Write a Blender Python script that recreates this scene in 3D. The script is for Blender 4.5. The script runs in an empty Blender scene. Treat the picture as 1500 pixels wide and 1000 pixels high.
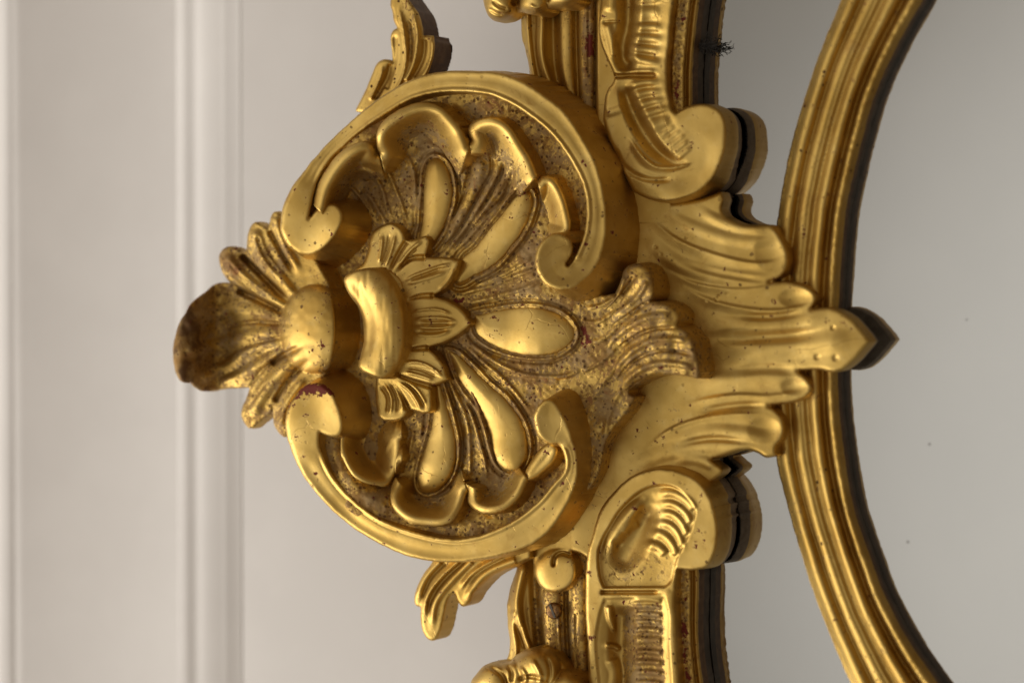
import bpy, math, random
import numpy as np
from mathutils import Vector, Matrix
random.seed(7)
rng = np.random.RandomState(7)

# ------------------------------------------------------------------ camera, world, lamps
S = 0.0006                      # one modelling unit in metres (about one pixel of the photograph at the glass)
FPX, DIST = 3500.0, 3500.0
YAW, PITCH = math.radians(29.1), math.radians(1.4)
Fw = np.array([-math.sin(YAW)*math.cos(PITCH), -math.sin(PITCH), -math.cos(YAW)*math.cos(PITCH)])
Rt = np.cross(Fw, [0, 1, 0]); Rt /= np.linalg.norm(Rt)
Up = np.cross(Rt, Fw)
CAM = -DIST*Fw

def bl(p):                       # modelling axes (right, up, towards the room) -> blender metres
    p = np.asarray(p, float)
    return np.stack([p[..., 0], -p[..., 2], p[..., 1]], -1)*S

scene = bpy.context.scene
col = bpy.data.collections.new('mirror_scene'); scene.collection.children.link(col)
cd = bpy.data.cameras.new('camera'); cam = bpy.data.objects.new('camera', cd); col.objects.link(cam)
cd.sensor_width = 36.0; cd.lens = FPX/1500*36
cd.clip_start = 0.05; cd.clip_end = 50
r3, u3, f3 = [Vector(bl(v)/S) for v in (Rt, Up, Fw)]
M3 = Matrix((r3, u3, -f3)).transposed()
cam.matrix_world = Matrix.Translation(Vector(bl(CAM))) @ M3.to_4x4()
scene.camera = cam
cd.dof.use_dof = True
cd.dof.focus_distance = (DIST-105)*S
cd.dof.aperture_fstop = 2.2
cd.dof.aperture_blades = 0

world = bpy.data.worlds.new('World'); scene.world = world; world.use_nodes = True
wt = world.node_tree; wt.nodes.clear()
wo = wt.nodes.new('ShaderNodeOutputWorld'); wb = wt.nodes.new('ShaderNodeBackground')
wc = wt.nodes.new('ShaderNodeTexCoord'); wx = wt.nodes.new('ShaderNodeVectorMath'); wx.operation = 'DOT_PRODUCT'
wx.inputs[1].default_value = (-0.80, 0.10, -0.60)      # the room's brighter side (its ceiling lies to the left of this turned photograph)
wr = wt.nodes.new('ShaderNodeValToRGB')
wm = wt.nodes.new('ShaderNodeMapRange'); wm.inputs[1].default_value = -1; wm.inputs[2].default_value = 1
wt.links.new(wc.outputs['Generated'], wx.inputs[0]); wt.links.new(wx.outputs['Value'], wm.inputs[0])
wt.links.new(wm.outputs[0], wr.inputs[0]); wt.links.new(wr.outputs[0], wb.inputs[0]); wt.links.new(wb.outputs[0], wo.inputs[0])
e = wr.color_ramp.elements
e[0].position = 0.0; e[0].color = (0.21, 0.155, 0.105, 1)
e[1].position = 1.0; e[1].color = (0.66, 0.62, 0.56, 1)
k = e.new(0.42); k.color = (0.26, 0.215, 0.165, 1)
k = e.new(0.62); k.color = (0.345, 0.318, 0.28, 1)
k = e.new(0.80); k.color = (0.48, 0.45, 0.40, 1)
wb.inputs[1].default_value = 1.0
# the pale wall of the room opposite, seen in the glass
wd = wt.nodes.new('ShaderNodeVectorMath'); wd.operation = 'DOT_PRODUCT'
cdir = Vector((-0.10, -0.99, -0.10)).normalized(); wd.inputs[1].default_value = cdir
wt.links.new(wc.outputs['Generated'], wd.inputs[0])
wp = wt.nodes.new('ShaderNodeMapRange'); wp.interpolation_type = 'SMOOTHSTEP'; wp.inputs[1].default_value = 0.925; wp.inputs[2].default_value = 0.99
wt.links.new(wd.outputs['Value'], wp.inputs[0])
wmx = wt.nodes.new('ShaderNodeMix'); wmx.data_type = 'RGBA'
wt.links.new(wp.outputs[0], wmx.inputs[0]); wt.links.new(wr.outputs[0], wmx.inputs[6]); wmx.inputs[7].default_value = (0.87, 0.825, 0.755, 1)
wt.links.new(wmx.outputs[2], wb.inputs[0])

def area(name, pos, target, size, power, colour):
    ld = bpy.data.lights.new(name, 'AREA'); ld.shape = 'RECTANGLE'; ld.size, ld.size_y = size
    ld.energy = power; ld.color = colour
    o = bpy.data.objects.new(name, ld); col.objects.link(o)
    o.location = bl(pos)
    d = Vector(bl(np.array(target, float)-np.array(pos, float)))
    o.rotation_euler = d.to_track_quat('-Z', 'Y').to_euler()
    return o
area('window_light', (-3350, -1650, 1500), (-300, 0, 0), (1.8, 1.7), 47, (1.0, 0.955, 0.87))
area('ceiling_light', (-3000, 1300, 2200), (-300, 0, 0), (1.8, 1.8), 8, (1.0, 0.94, 0.85))
scene.view_settings.view_transform = 'Standard'; scene.view_settings.look = 'None'
scene.view_settings.exposure = 0.0; scene.view_settings.gamma = 1.0

# ------------------------------------------------------------------ sculpting helpers
def unproj(P, z):                # traced point + its height above the glass -> place
    u = P[:, 0]; v = P[:, 1]
    d = Fw[None, :] + ((u-750)/FPX)[:, None]*Rt[None, :] - ((v-500)/FPX)[:, None]*Up[None, :]
    t = (z-CAM[2])/d[:, 2]
    return CAM[None, :] + d*t[:, None]

def spline(pts, closed=True, step=3.0):
    """smooth curve through points; a point (x, y, 1) is a sharp corner"""
    n = len(pts); p = np.array([q[:2] for q in pts], float); c = [len(q) > 2 for q in pts]
    out = []
    segs = n if closed else n-1
    def tan(i, seg):
        if c[i]: return None
        a, b = (i-1) % n, (i+1) % n
        if not closed and (i == 0 or i == n-1): return None
        t = p[b]-p[a]; L = np.linalg.norm(t)
        return t/L if L > 0 else None
    for i in range(segs):
        j = (i+1) % n; d = p[j]-p[i]; L = np.linalg.norm(d)
        if L < 1e-6: continue
        t0, t1 = tan(i, 0), tan(j, 1)
        m0 = d if t0 is None else t0*L
        m1 = d if t1 is None else t1*L
        if t0 is None and t1 is not None: m0 = 1.5*d-0.5*m1
        if t1 is None and t0 is not None: m1 = 1.5*d-0.5*m0
        k = max(1, int(L/step)); s = (np.arange(k)/k)[:, None]
        out.append((2*s**3-3*s**2+1)*p[i]+(s**3-2*s**2+s)*m0+(-2*s**3+3*s**2)*p[j]+(s**3-s**2)*m1)
    if not closed: out.append(p[-1:])
    return np.concatenate(out)

def near(P, Q, closed=True):
    """distance, curve parameter, signed side, closest point and segment normal"""
    A = Q if closed else Q[:-1]; B = np.roll(Q, -1, 0) if closed else Q[1:]
    D = B-A; LL = np.maximum((D**2).sum(1), 1e-9); m = len(A)
    cum = np.concatenate([[0], np.cumsum(np.sqrt(LL))])
    n = len(P); dist = np.empty(n); s = np.empty(n); side = np.empty(n); cp = np.empty((n, 2)); nr = np.empty((n, 2))
    for a in range(0, n, 16000):
        p = P[a:a+16000]
        X = p[:, 0:1]-A[None, :, 0]; Y = p[:, 1:2]-A[None, :, 1]
        t = np.clip((X*D[:, 0]+Y*D[:, 1])/LL, 0, 1)
        ex = X-t*D[:, 0]; ey = Y-t*D[:, 1]
        d2 = ex*ex+ey*ey; i = d2.argmin(1); r = np.arange(len(p))
        dist[a:a+16000] = np.sqrt(d2[r, i]); tt = t[r, i]
        s[a:a+16000] = (cum[i]+tt*np.sqrt(LL[i]))/cum[-1]
        side[a:a+16000] = np.sign(D[i, 0]*Y[r, i]-D[i, 1]*X[r, i])
        cp[a:a+16000] = A[i]+D[i]*tt[:, None]
        nr[a:a+16000] = np.stack([D[i, 1], -D[i, 0]], 1)/np.sqrt(LL[i])[:, None]
    return dist, s, side, cp, nr

def inside(P, Q):
    x, y = P[:, 0], P[:, 1]; r = np.zeros(len(P), bool)
    for (x0, y0), (x1, y1) in zip(Q, np.roll(Q, -1, 0)):
        if y0 == y1: continue
        c = ((y0 > y) != (y1 > y))
        r ^= c & (x < (x1-x0)*(y-y0)/(y1-y0)+x0)
    return r

def sm(a, b, x):
    t = np.clip((x-a)/(b-a), 0, 1); return t*t*(3-2*t)

def dpoly(P, pts, reach=60):
    """depth inside a traced closed outline (negative outside)"""
    Q = spline(pts) if isinstance(pts, list) else pts
    out = np.full(len(P), -float(reach))
    m = (P[:, 0] > Q[:, 0].min()-reach) & (P[:, 0] < Q[:, 0].max()+reach) & (P[:, 1] > Q[:, 1].min()-reach) & (P[:, 1] < Q[:, 1].max()+reach)
    if m.any():
        p = P[m]; d = near(p, Q)[0]; out[m] = np.where(inside(p, Q), d, -d)
    return out

def stroke(P, pts, w, a, kind='r', taper=(0.12, 0.12)):
    """a carved line: width w (number or list along it), height a (negative cuts)"""
    Q = spline(pts, False, 4.0); wmax = max(w) if isinstance(w, (list, tuple)) else w
    out = np.zeros(len(P))
    m = (P[:, 0] > Q[:, 0].min()-wmax) & (P[:, 0] < Q[:, 0].max()+wmax) & (P[:, 1] > Q[:, 1].min()-wmax) & (P[:, 1] < Q[:, 1].max()+wmax)
    if not m.any(): return out
    d, s, side, _, _ = near(P[m], Q, False)
    W = np.interp(s, np.linspace(0, 1, len(w)), w) if isinstance(w, (list, tuple)) else w
    x = np.clip(d/W, 0, 1)
    if kind == 'r': f = (1-x*x)**2
    elif kind == 'v': f = 1-x
    elif kind == 'c': f = np.sqrt(1-x*x)
    elif kind == 'h': f = np.where(side > 0, (1-x)**1.5, np.clip(1-x*3, 0, 1))      # sharp on one side
    elif kind == 'g': f = np.where(side < 0, (1-x)**1.5, np.clip(1-x*3, 0, 1))
    if taper: f = f*(0.12+0.88*sm(0, taper[0]+1e-6, s)*(1-sm(1-taper[1]-1e-6, 1, s)))
    out[m] = a*f
    return out

_ng = rng.rand(64, 64)
def noise2(P, scale, off=0.0):
    x = P[:, 0]/scale+off; y = P[:, 1]/scale+off*1.7
    xi = np.floor(x).astype(int); yi = np.floor(y).astype(int); fx = x-xi; fy = y-yi
    fx = fx*fx*(3-2*fx); fy = fy*fy*(3-2*fy)
    g = lambda a, b: _ng[a % 64, b % 64]
    return ((g(xi, yi)*(1-fx)+g(xi+1, yi)*fx)*(1-fy)+(g(xi, yi+1)*(1-fx)+g(xi+1, yi+1)*fx)*fy)*2-1

def rnd(d, r):                   # rounded shoulder: how far below the top at depth d from the edge
    t = np.clip(1-d/r, 0, 1); return r*(1-np.sqrt(1-t*t))

def link(o, parent=None):
    col.objects.link(o)
    if parent is not None: o.parent = parent
    return o

def relief(name, outline, hf, base=30, step=1.7, flare=0.0, rings=(0.02, 0.06, 0.15, 0.3, 0.5, 0.75, 1.0), mats=None,
           wear=None, bole=None, parent=None, back=False, wob=0.5, belly=0.0, tuck=0.0, darkfrom=9.0, under=None):
    """a carved, solid piece: top surface hf(P, depth) inside the outline, side walls down to base"""
    Q = spline(outline) if isinstance(outline, list) else outline
    Q = Q+0.55*np.stack([noise2(Q, 11, 2.7), noise2(Q, 11, 6.1)], 1)+0.3*np.stack([noise2(Q, 4.5, 1.7), noise2(Q, 4.5, 8.1)], 1)
    ar = 0.5*np.sum(Q[:, 0]*np.roll(Q[:, 1], -1)-np.roll(Q[:, 0], -1)*Q[:, 1])
    if ar < 0: Q = Q[::-1].copy()
    x0, y0 = Q.min(0)-step*2; x1, y1 = Q.max(0)+step*2
    nx = int((x1-x0)/step)+2; ny = int((y1-y0)/step)+2
    gx, gy = np.meshgrid(x0+step*np.arange(nx), y0+step*np.arange(ny))
    G = np.stack([gx.ravel(), gy.ravel()], 1)
    ins = inside(G, Q)
    d0 = np.full(len(G), 1e3)
    # distance only needed near the edge at first
    vi = ins.reshape(ny, nx); nb = np.zeros_like(vi)
    nb[:-1] |= vi[1:]; nb[1:] |= vi[:-1]; nb[:, :-1] |= vi[:, 1:]; nb[:, 1:] |= vi[:, :-1]
    cand = ~vi & nb; ci = np.where(cand.ravel())[0]
    dd = near(G[ci], Q)[0]
    act = ins.copy(); act[ci[dd < 0.5*step]] = True
    A = act.reshape(ny, nx)
    fm = A[:-1, :-1] & A[1:, :-1] & A[:-1, 1:] & A[1:, 1:]
    fy, fx = np.where(fm)
    i00 = fy*nx+fx
    F = np.stack([i00, i00+nx, i00+nx+1, i00+1], 1)
    used = np.unique(F); remap = -np.ones(len(G), int); remap[used] = np.arange(len(used))
    F = remap[F]; P = G[used].copy()
    E = np.concatenate([F[:, [0, 1]], F[:, [1, 2]], F[:, [2, 3]], F[:, [3, 0]]])
    key = E.min(1)*len(P)+E.max(1)
    uq, inv, cnt = np.unique(key, return_inverse=True, return_counts=True)
    BE = E[cnt[inv] == 1]
    bv = np.unique(BE)
    _, _, _, cpt, _ = near(P[bv], Q)
    P[bv] = cpt
    d, s, _, _, nrm = near(P, Q)
    d[bv] = 0
    z = hf(P, d)
    if wob: z = z+wob*0.8*noise2(P, 38, 3.3)+wob*0.22*noise2(P, 15, 9.1)
    top = unproj(P, z)
    nv = len(P)
    V = [top]; FF = [F]; mi = [np.zeros(len(F), int)]
    wr_ = wear(P, d) if callable(wear) else np.full(nv, float(wear or 0))
    bo = bole(P, d) if callable(bole) else np.zeros(nv)
    WR = [wr_]; BO = [bo]
    bm_ = -np.ones(nv, int); bm_[bv] = np.arange(len(bv))
    prev = bv.copy(); nn = nrm[bv]
    fl = flare(P[bv], nn) if callable(flare) else np.full(len(bv), float(flare))
    bs = base(P[bv]) if callable(base) else np.full(len(bv), float(base))
    zt = z[bv]; H = np.maximum(zt-bs, 2.0)
    off = nv
    for r in rings:
        g = r**1.2
        X = top[bv].copy()
        o = fl*H*g + belly*H*math.sin(math.pi*min(r, 1)) - tuck*H*max(0.0, (r-0.45)/0.55)**1.5
        X[:, 0] += nn[:, 0]*o; X[:, 1] -= nn[:, 1]*o; X[:, 2] = zt-H*r
        V.append(X); WR.append(wr_[bv]*0.6+0.08); BO.append(bo[bv]*(1.0 if r < 0.04 else 0.0))
        cur = off+np.arange(len(bv)); off += len(bv)
        a = BE[:, 0]; b = BE[:, 1]
        FF.append(np.stack([prev[bm_[b]], prev[bm_[a]], cur[bm_[a]], cur[bm_[b]]], 1)); mi.append(np.full(len(BE), 2 if r > darkfrom else 1))
        prev = cur
    if back:
        X = top.copy(); X[:, 2] = base if not callable(base) else np.minimum(base(P), top[:, 2]-4)
        X[bv] = V[-1]
        V.append(X); WR.append(wr_); BO.append(bo)
        FF.append((F+off)[:, ::-1]); mi.append(np.full(len(F), 2))
    V = np.concatenate(V); FF = np.concatenate(FF); mi = np.concatenate(mi)
    V = bl(V); V[:, [0, 1, 2]] = V
    me = bpy.data.meshes.new(name)
    me.vertices.add(len(V)); me.vertices.foreach_set('co', V.ravel())
    me.loops.add(FF.size); me.loops.foreach_set('vertex_index', FF.ravel().astype(np.int32))
    me.polygons.add(len(FF)); me.polygons.foreach_set('loop_start', (np.arange(len(FF))*4).astype(np.int32))
    me.polygons.foreach_set('loop_total', np.full(len(FF), 4, np.int32))
    mats = list(mats or [GOLD, GOLD])+[under or DARK]
    for m in mats: me.materials.append(m)
    if True: me.polygons.foreach_set('material_index', mi.astype(np.int32))
    me.polygons.foreach_set('use_smooth', np.ones(len(FF), bool))
    me.update(calc_edges=True)
    for nm, dat in (('wear', np.concatenate(WR)), ('bole', np.concatenate(BO))):
        at = me.attributes.new(nm, 'FLOAT', 'POINT'); at.data.foreach_set('value', dat.astype(np.float32))
    me.validate()
    return link(bpy.data.objects.new(name, me), parent)

# ------------------------------------------------------------------ materials
def nd(t, typ, **kw):
    n = t.nodes.new(typ)
    for k_, v_ in kw.items(): setattr(n, k_, v_)
    return n
def new_mat(name):
    m = bpy.data.materials.new(name); m.use_nodes = True; t = m.node_tree; t.nodes.clear()
    o = nd(t, 'ShaderNodeOutputMaterial'); b = nd(t, 'ShaderNodeBsdfPrincipled'); t.links.new(b.outputs[0], o.inputs[0])
    return m, t, b
def mathn(t, op, a, b=None, clamp=False):
    n = nd(t, 'ShaderNodeMath', operation=op, use_clamp=clamp)
    for i, x in enumerate((a, b)):
        if x is None: continue
        if isinstance(x, (int, float)): n.inputs[i].default_value = x
        else: t.links.new(x, n.inputs[i])
    return n.outputs[0]
def noise(t, vec, scale, detail=3, rough=0.55, dist=0.0):
    n = nd(t, 'ShaderNodeTexNoise'); n.inputs['Scale'].default_value = scale; n.inputs['Detail'].default_value = detail
    n.inputs['Roughness'].default_value = rough; n.inputs['Distortion'].default_value = dist; t.links.new(vec, n.inputs['Vector']); return n.outputs['Fac']
def rampf(t, x, a, b):
    n = nd(t, 'ShaderNodeMapRange', interpolation_type='SMOOTHSTEP'); n.inputs[1].default_value = a; n.inputs[2].default_value = b
    t.links.new(x, n.inputs[0]); return n.outputs[0]
def mixc(t, f, a, b):
    n = nd(t, 'ShaderNodeMix', data_type='RGBA')
    if isinstance(f, (int, float)): n.inputs[0].default_value = f
    else: t.links.new(f, n.inputs[0])
    for i, x in ((6, a), (7, b)):
        if isinstance(x, tuple): n.inputs[i].default_value = (*x, 1)
        else: t.links.new(x, n.inputs[i])
    return n.outputs[2]

def gold_mat(name, base=(0.62, 0.415, 0.118), dim=(0.49, 0.305, 0.074), rough=0.46, speck=1.0):
    m, t, b = new_mat(name)
    tc = nd(t, 'ShaderNodeTexCoord'); v = tc.outputs['Object']
    wearA = nd(t, 'ShaderNodeAttribute', attribute_name='wear').outputs['Fac']
    boleA = nd(t, 'ShaderNodeAttribute', attribute_name='bole').outputs['Fac']
    big = noise(t, v, 22, 4); fine = noise(t, v, 260, 4, 0.6); mid = noise(t, v, 90, 4, 0.6, 0.4)
    c = mixc(t, rampf(t, big, 0.35, 0.65), dim, base)
    # rubbed places where the warm clay shows through the leaf, and laps between leaves of gold
    rub = mathn(t, 'MULTIPLY', rampf(t, noise(t, v, 48, 5, 0.7, 0.8), 0.56, 0.74), 0.55)
    c = mixc(t, rub, c, (0.34, 0.16, 0.04))
    lap = nd(t, 'ShaderNodeTexVoronoi', feature='DISTANCE_TO_EDGE'); lap.inputs['Scale'].default_value = 17
    lw = nd(t, 'ShaderNodeVectorMath', operation='ADD'); ln = nd(t, 'ShaderNodeTexNoise'); ln.inputs['Scale'].default_value = 60
    t.links.new(v, ln.inputs['Vector']); lsc = nd(t, 'ShaderNodeVectorMath', operation='SCALE'); lsc.inputs['Scale'].default_value = 0.012
    t.links.new(ln.outputs['Color'], lsc.inputs[0]); t.links.new(v, lw.inputs[0]); t.links.new(lsc.outputs[0], lw.inputs[1]); t.links.new(lw.outputs[0], lap.inputs['Vector'])
    crack = mathn(t, 'MULTIPLY', mathn(t, 'SUBTRACT', 1.0, rampf(t, lap.outputs['Distance'], 0.0, 0.008)), rampf(t, noise(t, v, 20, 2), 0.52, 0.6))
    c = mixc(t, mathn(t, 'MULTIPLY', crack, 0.22), c, (0.16, 0.07, 0.02))
    c = mixc(t, mathn(t, 'MULTIPLY', rampf(t, mid, 0.5, 0.75), 0.35), c, (0.68, 0.50, 0.19))
    # scattered wear holes
    def spots(scale, thr, soft, jit=1.0):
        vo = nd(t, 'ShaderNodeTexVoronoi', feature='F1'); vo.inputs['Scale'].default_value = scale; vo.inputs['Randomness'].default_value = jit
        t.links.new(v, vo.inputs['Vector'])
        sep = nd(t, 'ShaderNodeSeparateColor'); t.links.new(vo.outputs['Color'], sep.inputs[0])
        return vo.outputs['Distance'], sep.outputs[0], sep.outputs[1]
    d1, r1, g1 = spots(210, 0, 0)
    warp = mathn(t, 'MULTIPLY', mathn(t, 'SUBTRACT', fine, 0.5), 0.25)
    d1w = mathn(t, 'ADD', d1, mathn(t, 'MULTIPLY', warp, 2.4))
    clus = rampf(t, noise(t, v, 13, 3), 0.42, 0.62)
    pick = rampf(t, r1, 0.78, 0.82)
    rad = mathn(t, 'MULTIPLY', mathn(t, 'POWER', g1, 2.2), 0.28)
    sp = mathn(t, 'MULTIPLY', rampf(t, mathn(t, 'SUBTRACT', mathn(t, 'ADD', rad, 0.08), d1w), -0.02, 0.05), pick)
    sp = mathn(t, 'MULTIPLY', sp, mathn(t, 'MULTIPLY', mathn(t, 'ADD', mathn(t, 'MULTIPLY', clus, 0.85), 0.28), speck))
    # punched, dusty ground
    d2, r2, g2 = spots(235, 0, 0)
    d2w = mathn(t, 'ADD', d2, mathn(t, 'MULTIPLY', warp, 2.2))
    pun = mathn(t, 'MULTIPLY', rampf(t, mathn(t, 'SUBTRACT', mathn(t, 'ADD', mathn(t, 'MULTIPLY', g2, 0.22), 0.17), d2w), -0.05, 0.09), rampf(t, r2, 0.30, 0.42))
    pun = mathn(t, 'MULTIPLY', pun, rampf(t, wearA, 0.25, 0.7))
    gr = noise(t, v, 190, 5, 0.72, 0.8)
    grime = rampf(t, mathn(t, 'ADD', gr, mathn(t, 'MULTIPLY', mathn(t, 'SUBTRACT', wearA, 0.5), 0.40)), 0.52, 0.64)
    grime = mathn(t, 'MULTIPLY', grime, rampf(t, wearA, 0.05, 0.35))
    dust = mixc(t, rampf(t, noise(t, v, 60, 3), 0.4, 0.62), (0.20, 0.09, 0.028), (0.30, 0.20, 0.11))
    redm = rampf(t, noise(t, v, 33, 4, 0.6, 0.5), 0.60, 0.68)
    dust = mixc(t, mathn(t, 'MULTIPLY', redm, 0.8), dust, (0.20, 0.045, 0.025))
    c2 = mixc(t, mathn(t, 'MULTIPLY', grime, 0.70), c, dust)
    dark = mathn(t, 'MAXIMUM', sp, mathn(t, 'MULTIPLY', pun, 0.72))
    dirt_and_shade = mathn(t, 'MULTIPLY', rampf(t, mathn(t, 'ADD', wearA, mathn(t, 'MULTIPLY', mathn(t, 'SUBTRACT', mid, 0.5), 1.1)), 1.0, 1.35), 0.8)  # heaviest wear turns dark: dirt, plus shade painted into the crest curl
    dark = mathn(t, 'MAXIMUM', dark, dirt_and_shade)
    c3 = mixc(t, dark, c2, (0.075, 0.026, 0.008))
    bol = rampf(t, mathn(t, 'ADD', boleA, mathn(t, 'MULTIPLY', mathn(t, 'SUBTRACT', mathn(t, 'ADD', mid, mathn(t, 'SUBTRACT', fine, 0.5)), 0.5), 2.0)), 0.44, 0.58)
    c4 = mixc(t, bol, c3, (0.16, 0.028, 0.016))
    t.links.new(c4, b.inputs['Base Color']); b.inputs['Specular IOR Level'].default_value = 0.22
    nonm = mathn(t, 'MAXIMUM', mathn(t, 'MAXIMUM', dark, bol), mathn(t, 'MULTIPLY', grime, 0.55))
    t.links.new(mathn(t, 'SUBTRACT', 1.0, nonm), b.inputs['Metallic'])
    rr = mathn(t, 'ADD', mathn(t, 'MULTIPLY', big, 0.14), rough-0.07)
    rr = mathn(t, 'ADD', rr, mathn(t, 'MULTIPLY', nonm, 0.28))
    rr = mathn(t, 'ADD', rr, mathn(t, 'MULTIPLY', fine, 0.06), True)
    t.links.new(rr, b.inputs['Roughness'])
    # relief: hand-worked leaf, punch marks, crackle
    crk = nd(t, 'ShaderNodeTexVoronoi', feature='DISTANCE_TO_EDGE'); crk.inputs['Scale'].default_value = 95
    t.links.new(v, crk.inputs['Vector'])
    h = mathn(t, 'ADD', mathn(t, 'MULTIPLY', mid, 0.16), mathn(t, 'MULTIPLY', fine, 0.10))
    h = mathn(t, 'ADD', h, mathn(t, 'MULTIPLY', gr, mathn(t, 'MULTIPLY', wearA, 0.6)))
    h = mathn(t, 'SUBTRACT', h, mathn(t, 'MULTIPLY', dark, 0.9))
    h = mathn(t, 'SUBTRACT', h, mathn(t, 'MULTIPLY', bol, 0.6))
    h = mathn(t, 'SUBTRACT', h, mathn(t, 'MULTIPLY', crack, 0.3))
    bp = nd(t, 'ShaderNodeBump'); bp.inputs['Strength'].default_value = 0.5; bp.inputs['Distance'].default_value = 0.0013
    t.links.new(h, bp.inputs['Height']); t.links.new(bp.outputs[0], b.inputs['Normal'])
    return m
GOLD = gold_mat('water_gilding')
BURN = gold_mat('burnished_gilding', (0.66, 0.45, 0.135), (0.53, 0.34, 0.088), 0.43, 0.62)

def plain_mat(name, c1, c2, rough, scale=60, bump=0.3):
    m, t, b = new_mat(name)
    tc = nd(t, 'ShaderNodeTexCoord'); v = tc.outputs['Object']
    n = noise(t, v, scale, 5, 0.6); t.links.new(mixc(t, rampf(t, n, 0.35, 0.65), c1, c2), b.inputs['Base Color'])
    b.inputs['Roughness'].default_value = rough
    bp = nd(t, 'ShaderNodeBump'); bp.inputs['Strength'].default_value = bump; bp.inputs['Distance'].default_value = 0.001
    t.links.new(n, bp.inputs['Height']); t.links.new(bp.outputs[0], b.inputs['Normal'])
    return m
WOOD = plain_mat('bare_brown_wood_side', (0.085, 0.045, 0.020), (0.14, 0.08, 0.035), 0.6, 130)
DARK = plain_mat('dark_painted_rebate', (0.06, 0.052, 0.043), (0.10, 0.084, 0.067), 0.75, 80)
UNDER = plain_mat('wood_underside_contact_shade', (0.17, 0.125, 0.08), (0.26, 0.20, 0.135), 0.7, 110)  # bare backs; on the lowest side rings it paints in contact shade
WALL = plain_mat('painted_wall', (0.665, 0.636, 0.622), (0.69, 0.661, 0.647), 0.75, 9, 0.02)
SCREW = plain_mat('tarnished_brass', (0.30, 0.16, 0.05), (0.10, 0.045, 0.02), 0.45, 300, 0.8)
SCREW.node_tree.nodes['Principled BSDF'].inputs['Metallic'].default_value = 0.8
WEB = plain_mat('grey_cobweb_dust', (0.03, 0.028, 0.026), (0.07, 0.065, 0.06), 0.9, 400)

m_, t_, b_ = new_mat('old_mirror_silvering'); MIRR = m_
tc_ = nd(t_, 'ShaderNodeTexCoord'); v_ = tc_.outputs['Object']
vo_ = nd(t_, 'ShaderNodeTexVoronoi'); vo_.inputs['Scale'].default_value = 60; t_.links.new(v_, vo_.inputs['Vector'])
sc_ = nd(t_, 'ShaderNodeSeparateColor'); t_.links.new(vo_.outputs['Color'], sc_.inputs[0])
spm = mathn(t_, 'MULTIPLY', rampf(t_, mathn(t_, 'SUBTRACT', mathn(t_, 'MULTIPLY', sc_.outputs[1], 0.10), vo_.outputs['Distance']), -0.01, 0.02), rampf(t_, sc_.outputs[0], 0.80, 0.82))
cl_ = noise(t_, v_, 9, 4)
mc = mixc(t_, cl_, (0.545, 0.545, 0.53), (0.60, 0.595, 0.575))
t_.links.new(mixc(t_, mathn(t_, 'MULTIPLY', spm, 0.38), mc, (0.10, 0.09, 0.075)), b_.inputs['Base Color'])
b_.inputs['Metallic'].default_value = 0.965
t_.links.new(mathn(t_, 'ADD', mathn(t_, 'MULTIPLY', noise(t_, v_, 25, 5), 0.05), 0.03), b_.inputs['Roughness'])

# ------------------------------------------------------------------ the wall behind
def mesh_obj(name, V, F, mat, parent=None, smooth=False):
    me = bpy.data.meshes.new(name); me.from_pydata([tuple(x) for x in bl(np.array(V, float))], [], F); me.materials.append(mat)
    if smooth: me.polygons.foreach_set('use_smooth', [True]*len(me.polygons))
    me.update(); o = bpy.data.objects.new(name, me); return link(o, parent)
ZW = -230.0
def extr(name, prof, mat, parent=None, closed=False, y0=-1500, y1=1500):
    n = len(prof); V = [(x, y0, z) for x, z in prof]+[(x, y1, z) for x, z in prof]
    F = [(i+n, (i+1) % n+n, (i+1) % n, i)[::-1] for i in range(n if closed else n-1)]
    if closed: F += [tuple(range(n)), tuple(range(2*n-1, n-1, -1))]
    return mesh_obj(name, V, F, mat, parent, True)
def wx_(u): return unproj(np.array([[u, 500.0]]), np.array([ZW]))[0, 0]
def pr(pairs):                    # (pixel column, height above the wall) -> profile
    return [(unproj(np.array([[u, 500.0]]), np.array([ZW+h]))[0, 0], ZW+h) for u, h in pairs]
def soft(p, q=4): return [tuple(x) for x in spline(p, False, q)]
cove = [(22+(258-22)*q, 50*(1-q)**1.8) for q in np.linspace(0, 1, 26)]
p0 = pr([(20, 49)])[0]
prof = [(p0[0]-1500, ZW+49), p0]+pr(cove)+[(3000, ZW)]
wall = extr('wall', prof, WALL); wall['kind'] = 'structure'
def bar(name, pairs):
    P = soft(pr(pairs), 2.0)
    return extr(name, [(P[0][0], ZW-6)]+P+[(P[-1][0], ZW-6)], WALL, wall, True)
bar('panel_moulding', [(260, 0.4), (269, 3.4), (273, 3.5), (284, 1.0), (289, 1.4), (297, 4.6), (306, 5.6), (318, 5.2), (324, 4.6), (330, 4.4), (336, 3), (347, 0.9), (354, 0.4)])
bar('cornice_bead', [(-6, 50), (0, 53), (8, 53.6), (13, 53), (20, 49.8), (28, 46)])

# ------------------------------------------------------------------ the mirror
mirror = bpy.data.objects.new('gilt_mirror', None); link(mirror)
mirror['label'] = 'carved and gilded rococo mirror with shell crest, scrolls and leaves, hung against a pale wall'
mirror['category'] = 'mirror'

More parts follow.
